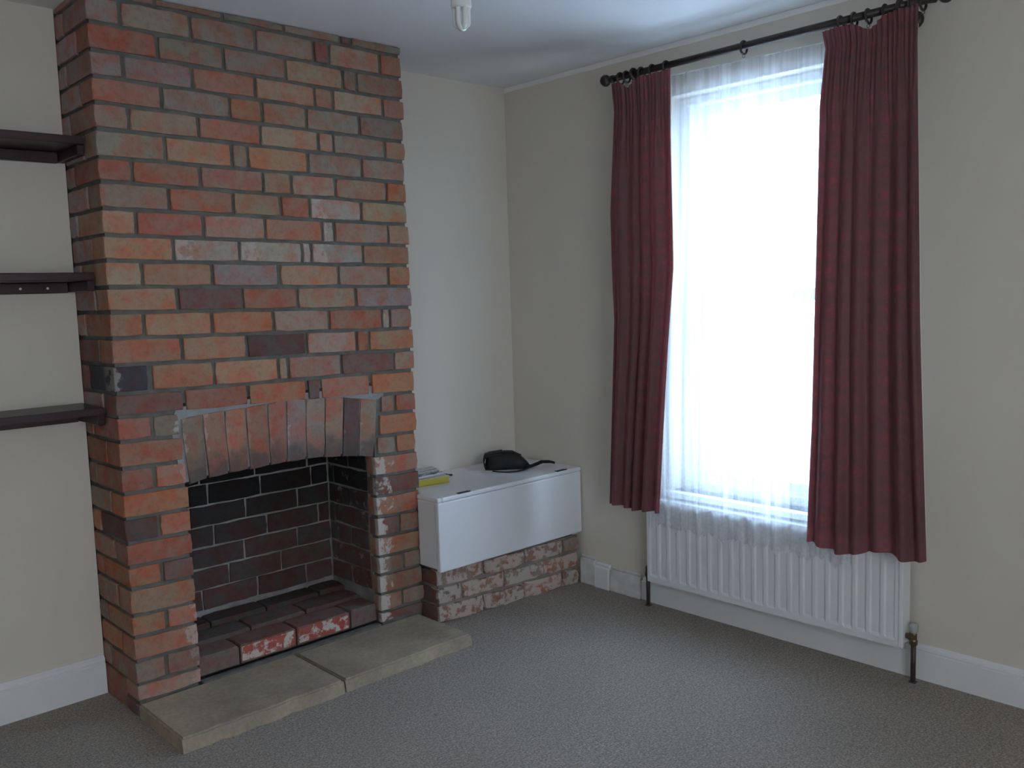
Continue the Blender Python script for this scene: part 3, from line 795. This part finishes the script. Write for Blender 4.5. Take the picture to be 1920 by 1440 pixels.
# black pouch with a strap
PU = tag(empty('pouch', (-.2, -.17, ZT)), 'soft black zipped pouch with a strap lying on the white cabinet', 'pouch')
bm = bmesh.new()
secs = [(-.105, .020, .020, .030), (-.100, .040, .036, .034), (-.085, .050, .043, .036), (-.055, .053, .042, .037), (-.015, .053, .043, .038), (.020, .050, .043, .037), (.045, .045, .035, .031), (.068, .037, .023, .021), (.085, .025, .012, .012), (.090, .012, .006, .007)]
rings = []
n = 18
for (u, hd, hh, zc) in secs:
    ring = []
    for i in range(n):
        t = 2 * math.pi * i / n
        cx, sx_ = math.cos(t), math.sin(t)
        e = .62
        y = hd * math.copysign(abs(cx) ** e, cx); z = zc + hh * math.copysign(abs(sx_) ** e, sx_)
        ring.append(bm.verts.new((u + .004 * math.sin(3 * t), y, max(z, .001))))
    rings.append(ring)
for a, b in zip(rings, rings[1:]):
    for i in range(n): bm.faces.new((a[i], a[(i + 1) % n], b[(i + 1) % n], b[i]))
bm.faces.new(rings[0][::-1]); bm.faces.new(rings[-1])
obj('pouch_body', bm, M_BAG, PU, smooth=True)
bm = bmesh.new()   # flap folded over the blunt end
fl = []
for i in range(9):
    t = i / 8
    ang = math.pi * (.05 + .75 * t)
    u = -.068 - .046 * math.sin(ang) * .9; z = .040 - .046 * math.cos(ang + math.pi) * 1.0
    z = .012 + .075 * t if t < .8 else .072 + .009 * (t - .8) * 5
    u = -.104 - .008 * math.sin(math.pi * min(1, t / .8)) if t < .8 else -.104 + .075 * (t - .8) * 5
    fl.append([bm.verts.new((u, y, z - .010 * (abs(y) / .05) ** 3)) for y in (-.046, -.03, 0, .03, .046)])
for a, b in zip(fl, fl[1:]):
    for i in range(4): bm.faces.new((a[i], a[i + 1], b[i + 1], b[i]))
f_ = obj('flap', bm, M_BAG, PU, smooth=True)
sm = f_.modifiers.new('thick', 'SOLIDIFY'); sm.thickness = .004; sm.offset = 1
def ribbon(name, pts, w, parent, t=.003):
    bm = bmesh.new()
    pts = [Vector(p) for p in pts]
    rows = []
    for i, p in enumerate(pts):
        tg = (pts[min(i + 1, len(pts) - 1)] - pts[max(i - 1, 0)]); tg.z = 0; tg.normalize()
        s = Vector((-tg.y, tg.x, 0))
        rows.append([bm.verts.new(p + s * a * w / 2 + Vector((0, 0, b))) for a, b in ((-1, 0), (1, 0), (1, t), (-1, t))])
    for a, b in zip(rows, rows[1:]):
        for i in range(4): bm.faces.new((a[i], a[(i + 1) % 4], b[(i + 1) % 4], b[i]))
    bm.faces.new(rows[0][::-1]); bm.faces.new(rows[-1])
    return obj(name, bm, M_BAG, parent, smooth=False)
ribbon('strap', [(-.075, -.062, .001), (-.050, -.085, .001), (-.01, -.098, .001), (.03, -.094, .002), (.06, -.075, .004), (.082, -.045, .006), (.10, -.02, .006)], .014, PU)
ribbon('strap', [(.075, -.01, .006), (.10, -.012, .004), (.125, -.010, .012), (.150, -.004, .020), (.185, .004, .018), (.205, .010, .012)], .026, PU, .010)
bm = bmesh.new(); tube(bm, [(-.09, -.035, .075), (-.04, -.040, .084), (.02, -.038, .083), (.055, -.030, .066)], .0022, 6)
obj('zip', bm, M_DARK, PU)
rot(PU, -40, (-.232, -.205, ZT))

# ------------------------------------------------------------------ radiator
RD = tag(empty('radiator', (-.05, -1.40, .12)), 'white fluted panel radiator under the window behind the net curtain', 'radiator')
RY0, RY1, RZ0, RZ1 = -1.936, -.873, .118, .470
bm = bmesh.new()
NF = 21; pit = (RY1 - RY0 - .03) / NF
prof = []
for i in range(NF):
    y = RY0 + .015 + pit * i
    prof += [(y, 0), (y + pit * .22, 0), (y + pit * .36, .0036), (y + pit * .86, .0036)]
prof.append((RY1 - .015, 0))
zz = [RZ0, RZ0 + .022, RZ0 + .034, RZ1 - .034, RZ1 - .022, RZ1]
rows_ = []
for j, z in enumerate(zz):
    amp = 0 if j in (0, 1, 4, 5) else 1
    rows_.append([bm.verts.new((-.086 + (q * amp), y, z)) for y, q in prof])
for a, b in zip(rows_, rows_[1:]):
    for i in range(len(prof) - 1): bm.faces.new((a[i], a[i + 1], b[i + 1], b[i]))
fp = child(obj('front_panel', bm, M_RAD), RD)
child(boxobj('panel_back', M_RAD, None, -.076, -.070, RY0 + .012, RY1 - .012, RZ0, RZ1, .002, 1), RD)
for y0, y1 in ((RY0, RY0 + .015), (RY1 - .015, RY1)):
    child(boxobj('edge_strip', M_RAD, None, -.087, -.070, y0, y1, RZ0, RZ1, .003, 2), RD)
child(boxobj('end_cover', M_RAD, None, -.0695, -.026, RY0 + .002, RY0 + .006, RZ0 + .012, RZ1 - .005, .001, 1), RD)
child(boxobj('end_cover', M_RAD, None, -.0695, -.026, RY1 - .006, RY1 - .002, RZ0 + .012, RZ1 - .005, .001, 1), RD)
child(boxobj('convector_fins', M_RAD, None, -.0695, -.020, RY0 + .03, RY1 - .03, RZ0 + .05, RZ1 - .03), RD)
gr = child(boxobj('top_grille', M_RAD, None, -.0695, -.026, RY0 + .006, RY1 - .006, RZ1 - .012, RZ1 - .004, .001, 1), RD)
for y, nm in ((-.852, 0), (-1.959, 1)):
    bm = bmesh.new(); tube(bm, [(-.055, y, .001), (-.055, y, .145)], .0085, 10)
    child(obj('pipe', bm, M_COPPER, smooth=True), RD)
    bm = bmesh.new()
    lathe(bm, (-.055, y, .128), (0, 0, 1), [(0, .011), (.004, .013), (.016, .013), (.020, .011), (.038, .011), (.042, .009)], 10)
    s = 1 if nm else -1
    tube(bm, [(-.055, y, .155), (-.055, y + s * .024, .155)], .009, 10)
    lathe(bm, (-.055, y + s * .006, .155), (0, s, 0), [(0, .012), (.010, .012), (.011, .009)], 6)
    child(obj('valve', bm, M_BRASS), RD)
    if nm:
        bm = bmesh.new(); lathe(bm, (-.055, y, .170), (0, 0, 1), [(0, .010), (.004, .013), (.026, .0155), (.030, .014), (.031, .004)], 14)
        child(obj('valve_cap', bm, plain('clear_grey_cap', (.42, .42, .40), .4, .4), smooth=True), RD)
    child(boxobj('pipe_collar', M_COPPER, None, -.066, -.044, y - .011, y + .011, 0.0, .004, .001, 1), RD)

# ------------------------------------------------------------------ curtain pole
CP = tag(empty('curtain_pole', (-.12, -1.37, 2.163)), 'dark wooden curtain pole with ball finials and rings above the window', 'curtain pole')
ZP, XP = 2.166, -.112
bm = bmesh.new(); tube(bm, [(XP, -.755, ZP), (XP, -2.02, ZP)], .0125, 14)
child(obj('rod', bm, M_POLE, smooth=True), CP)
for y, s in ((-.755, 1), (-2.02, -1)):
    bm = bmesh.new(); lathe(bm, (XP, y, ZP), (0, s, 0), [(-.012, .014), (.002, .015), (.006, .010), (.012, .010), (.016, .016), (.024, .0215), (.033, .0235), (.042, .0215), (.050, .015), (.054, .006), (.055, .0005)], 16)
    child(obj('finial', bm, M_POLE, smooth=True), CP)
for y in (-.866, -1.915):
    bm = bmesh.new()
    lathe(bm, (-.001, y, ZP - .022), (-1, 0, 0), [(0, .028), (.006, .028), (.012, .022), (.016, .013), (.090, .011), (.100, .013), (.104, .013)], 14)
    torus(bm, (XP, y, ZP), (0, 1, 0), .017, .007, 18, 8)
    child(obj('bracket', bm, M_POLE, smooth=True), CP)
for y in (-.800, -.832, -.905, -.960, -1.025, -1.363, -1.722, -1.768, -1.815, -1.870, -1.950, -1.985):
    bm = bmesh.new()
    torus(bm, (XP, y, ZP - .006), (0, 1, .08 * R.uniform(-1, 1)), .0215, .0042, 22, 8)
    rg = child(obj('ring', bm, M_POLE, smooth=True), CP)
    bm = bmesh.new(); torus(bm, (XP, y, ZP - .0355), (1, 0, 0), .0048, .0012, 12, 6)
    e = obj('eyelet', bm, M_BRASS, smooth=True); e.parent = rg

# ------------------------------------------------------------------ curtains
def interp(tab, z):
    if z >= tab[0][1]: return tab[0][0]
    for (a, za), (b, zb) in zip(tab, tab[1:]):
        if z >= zb: return a + (b - a) * (za - z) / (za - zb)
    return tab[-1][0]
def smooth01(t): t = max(0, min(1, t)); return t * t * (3 - 2 * t)
def curtain(name, label, edge_a, edge_b, ztop, zbot, nf, seed, drop, swag):
    rr = random.Random(seed)
    ns, nz = nf * 14, 60
    ph = [rr.uniform(-.5, .5) for _ in range(nf + 2)]
    am = [rr.uniform(.7, 1.25) for _ in range(nf + 2)]
    bm = bmesh.new(); uvl = bm.loops.layers.uv.new('UVMap')
    g = []
    wid = abs(edge_b[0][0] - edge_a[0][0])
    uvs = {}
    for j in range(nz + 1):
        t = j / nz
        row = []
        for i in range(ns + 1):
            s = i / ns
            zt = ztop + swag(s); zb = zbot + drop(s)
            z = zt + (zb - zt) * t
            ya, yb = interp(edge_a, z), interp(edge_b, z)
            body = smooth01((t - .03) / .22)
            a_f = nf * (s + .035 * math.sin(2 * math.pi * (1.7 * s + .12 * seed)) * (.4 + .6 * t) + .012 * math.sin(5 * t + seed))
            a_f = max(0.0, min(nf - 1e-4, a_f))
            k = int(min(nf - 1, a_f)); fr = a_f - k
            amp = am[k] * (1 - fr) + am[k + 1] * fr
            phase = (ph[k] * (1 - fr) + ph[k + 1] * fr) * (.4 + .9 * t)
            wv = math.sin(2 * math.pi * (a_f) + phase * 1.6)
            edge = smooth01(s / .05) * smooth01((1 - s) / .05)
            fold = (.004 + .0045 * body + .0085 * t * t) * amp * (wv + .30 * math.sin(4 * math.pi * a_f + 1.0 + phase * 3)) * (.35 + .65 * edge)
            fold += .010 * body * math.sin(2 * math.pi * (1.6 * s + .2 * seed) + .8 * math.sin(2.2 * t + seed)) * edge
            pleat = .006 * (1 - body) * math.sin(2 * math.pi * nf * 3 * s)
            x = -.156 + fold + pleat
            y = ya + (yb - ya) * (s + .018 * body * math.sin(2 * math.pi * a_f * 1.0 + 1.3 + phase) / 1.0 * edge * (5.0 / nf))
            v = bm.verts.new((x, y, z)); row.append(v); uvs[v] = (s * wid * 1.9, z)
        g.append(row)
    for a, b in zip(g, g[1:]):
        for i in range(ns):
            f = bm.faces.new((a[i], a[i + 1], b[i + 1], b[i]))
            for lp in f.loops: lp[uvl].uv = uvs[lp.vert]
    geo = [[(v.co.x, v.co.y, v.co.z) for v in row] for row in g]
    o = obj('fabric', bm, M_CURTAIN, None, smooth=True)
    rt_ = tag(empty(name, (-.142, (edge_a[0][0] + edge_b[0][0]) / 2, zbot)), label, 'curtain', 'burgundy window curtains')
    child(o, rt_)
    bm = bmesh.new()
    gg = [[bm.verts.new((x + .0045, y, z)) for (x, y, z) in row[:]] for row in geo[2:-2:2]]
    for a, b in zip(gg, gg[1:]):
        for i in range(len(a) - 1): bm.faces.new((a[i], a[i + 1], b[i + 1], b[i]))
    child(obj('lining', bm, M_LINING, smooth=True), rt_)
    return rt_
E1A = [(-.787, 2.149), (-.800, 2.03), (-.771, 1.63), (-.773, 1.42), (-.779, 1.20), (-.751, .763), (-.731, .44)]
E1B = [(-1.078, 2.132), (-1.074, 1.90), (-1.079, 1.61), (-1.081, 1.41), (-1.051, 1.10), (-1.025, .787), (-1.000, .435)]
E2A = [(-1.680, 2.143), (-1.693, 2.08), (-1.673, 1.90), (-1.660, 1.38), (-1.646, .84), (-1.637, .654), (-1.627, .431)]
E2B = [(-1.991, 2.153), (-1.989, 2.04), (-1.997, 1.69), (-2.009, 1.20), (-2.029, .706), (-2.040, .455)]
curtain('curtain', 'narrower burgundy curtain with satin sheen, on the side of the window near the cabinet', E1A, E1B, 2.132, .436, 5, 3,
        lambda s: .006 * math.sin(9 * s), lambda s: .006 - .030 * math.exp(-((s - .28) / .10) ** 2))
curtain('curtain', 'wider burgundy patterned curtain on the side of the window away from the cabinet', E2A, E2B, 2.130, .428, 6, 11,
        lambda s: .010 * math.sin(11 * s + 1) + .012 * s + .018 * s ** 3, lambda s: .006 + .012 * s - .032 * math.exp(-((s - .50) / .12) ** 2))

# ------------------------------------------------------------------ net curtain
bm = bmesh.new(); uvl = bm.loops.layers.uv.new('UVMap')
ns, nz = 220, 40
ya, yb = -.912, -1.768
g = []; uvs = {}
rn = random.Random(5)
fph = [rn.uniform(0, 6.28) for _ in range(4)]
for j in range(nz + 1):
    t = j / nz
    row = []
    for i in range(ns + 1):
        s = i / ns
        y = ya + (yb - ya) * s
        hem = .345 + .020 * abs(math.sin(math.pi * s * 7.5)) + .014 * abs(math.sin(math.pi * s * 30))
        zt = 2.150 - .016 * s
        z = zt + (hem - zt) * t
        w = .0075 * math.sin(2 * math.pi * 11 * s + fph[0] + 1.2 * math.sin(6 * s)) + .004 * math.sin(2 * math.pi * 23 * s + fph[1]) + .003 * math.sin(2 * math.pi * 5 * s + fph[2])
        w *= .30 + .35 * t
        x = -.030 - .068 * smooth01(t * 1.15) + w
        v = bm.verts.new((x, y + .004 * math.sin(2 * math.pi * 11 * s), z)); row.append(v); uvs[v] = (s * .9 * 1.4, z - .34)
    g.append(row)
for a, b in zip(g, g[1:]):
    for i in range(ns):
        f = bm.faces.new((a[i], a[i + 1], b[i + 1], b[i]))
        for lp in f.loops: lp[uvl].uv = uvs[lp.vert]
net = tag(obj('net_curtain', bm, M_NET, smooth=True), 'white lace net curtain hanging across the bright window', 'net curtain')
bm = bmesh.new(); tube(bm, [(-.030, -.908, 2.150), (-.030, -1.775, 2.133)], .003, 6)
w_ = obj('curtain_wire', bm, M_PVC); w_.parent = net
for y, z in ((-.908, 2.150), (-1.775, 2.133)):
    bm = bmesh.new(); tube(bm, [(-.0, y, z), (-.030, y, z)], .002, 6)
    h_ = obj('wire_hook', bm, M_BRASS); h_.parent = net

# ------------------------------------------------------------------ ceiling lamp: compact bulb in a short pendant
bx, by, bz = -1.358, -1.30, 2.025
LT = tag(empty('pendant_lamp', (bx, by, H)), 'unlit white compact bulb in a pendant holder on the ceiling', 'lamp')
def lt(o): return child(o, LT)
bm = bmesh.new(); lathe(bm, (bx, by, H), (0, 0, -1), [(0, .045), (.008, .045), (.018, .034), (.022, .010), (.024, .004)], 20)
lt(obj('ceiling_rose', bm, M_PVC, smooth=True))
bm = bmesh.new(); tube(bm, [(bx, by, H - .02), (bx, by, bz + .165)], .0032, 8)
lt(obj('cord', bm, M_PVC, smooth=True))
bm = bmesh.new(); lathe(bm, (bx, by, bz + .170), (0, 0, -1), [(0, .007), (.008, .014), (.040, .018), (.044, .021), (.060, .021), (.062, .016)], 18)
lt(obj('bulb_holder', bm, M_PVC, smooth=True))
bm = bmesh.new(); lathe(bm, (bx, by, bz + .110), (0, 0, -1), [(0, .013), (.004, .020), (.022, .0265), (.050, .0275), (.056, .026), (.057, .010)], 20)
bl = lt(obj('bulb_base', bm, M_PVC, smooth=True))
for k in range(3):
    a = math.radians(20 + 60 * k)
    d1 = Vector((math.cos(a), math.sin(a), 0)) * .0175; c = Vector((bx, by, 0))
    pts = []
    for i in range(6): pts.append(c + d1 + Vector((0, 0, bz + .058 - .042 * i / 5)))
    for i in range(1, 8):
        t = math.pi * i / 8
        pts.append(c + d1 * math.cos(t) + Vector((0, 0, bz + .016 - .014 * math.sin(t) * (1 - .18 * k))))
    for i in range(6): pts.append(c - d1 + Vector((0, 0, bz + .016 + .042 * i / 5)))
    bm = bmesh.new(); tube(bm, pts, .0066, 8)
    lt(obj('bulb_tube', bm, M_BULB, smooth=True))
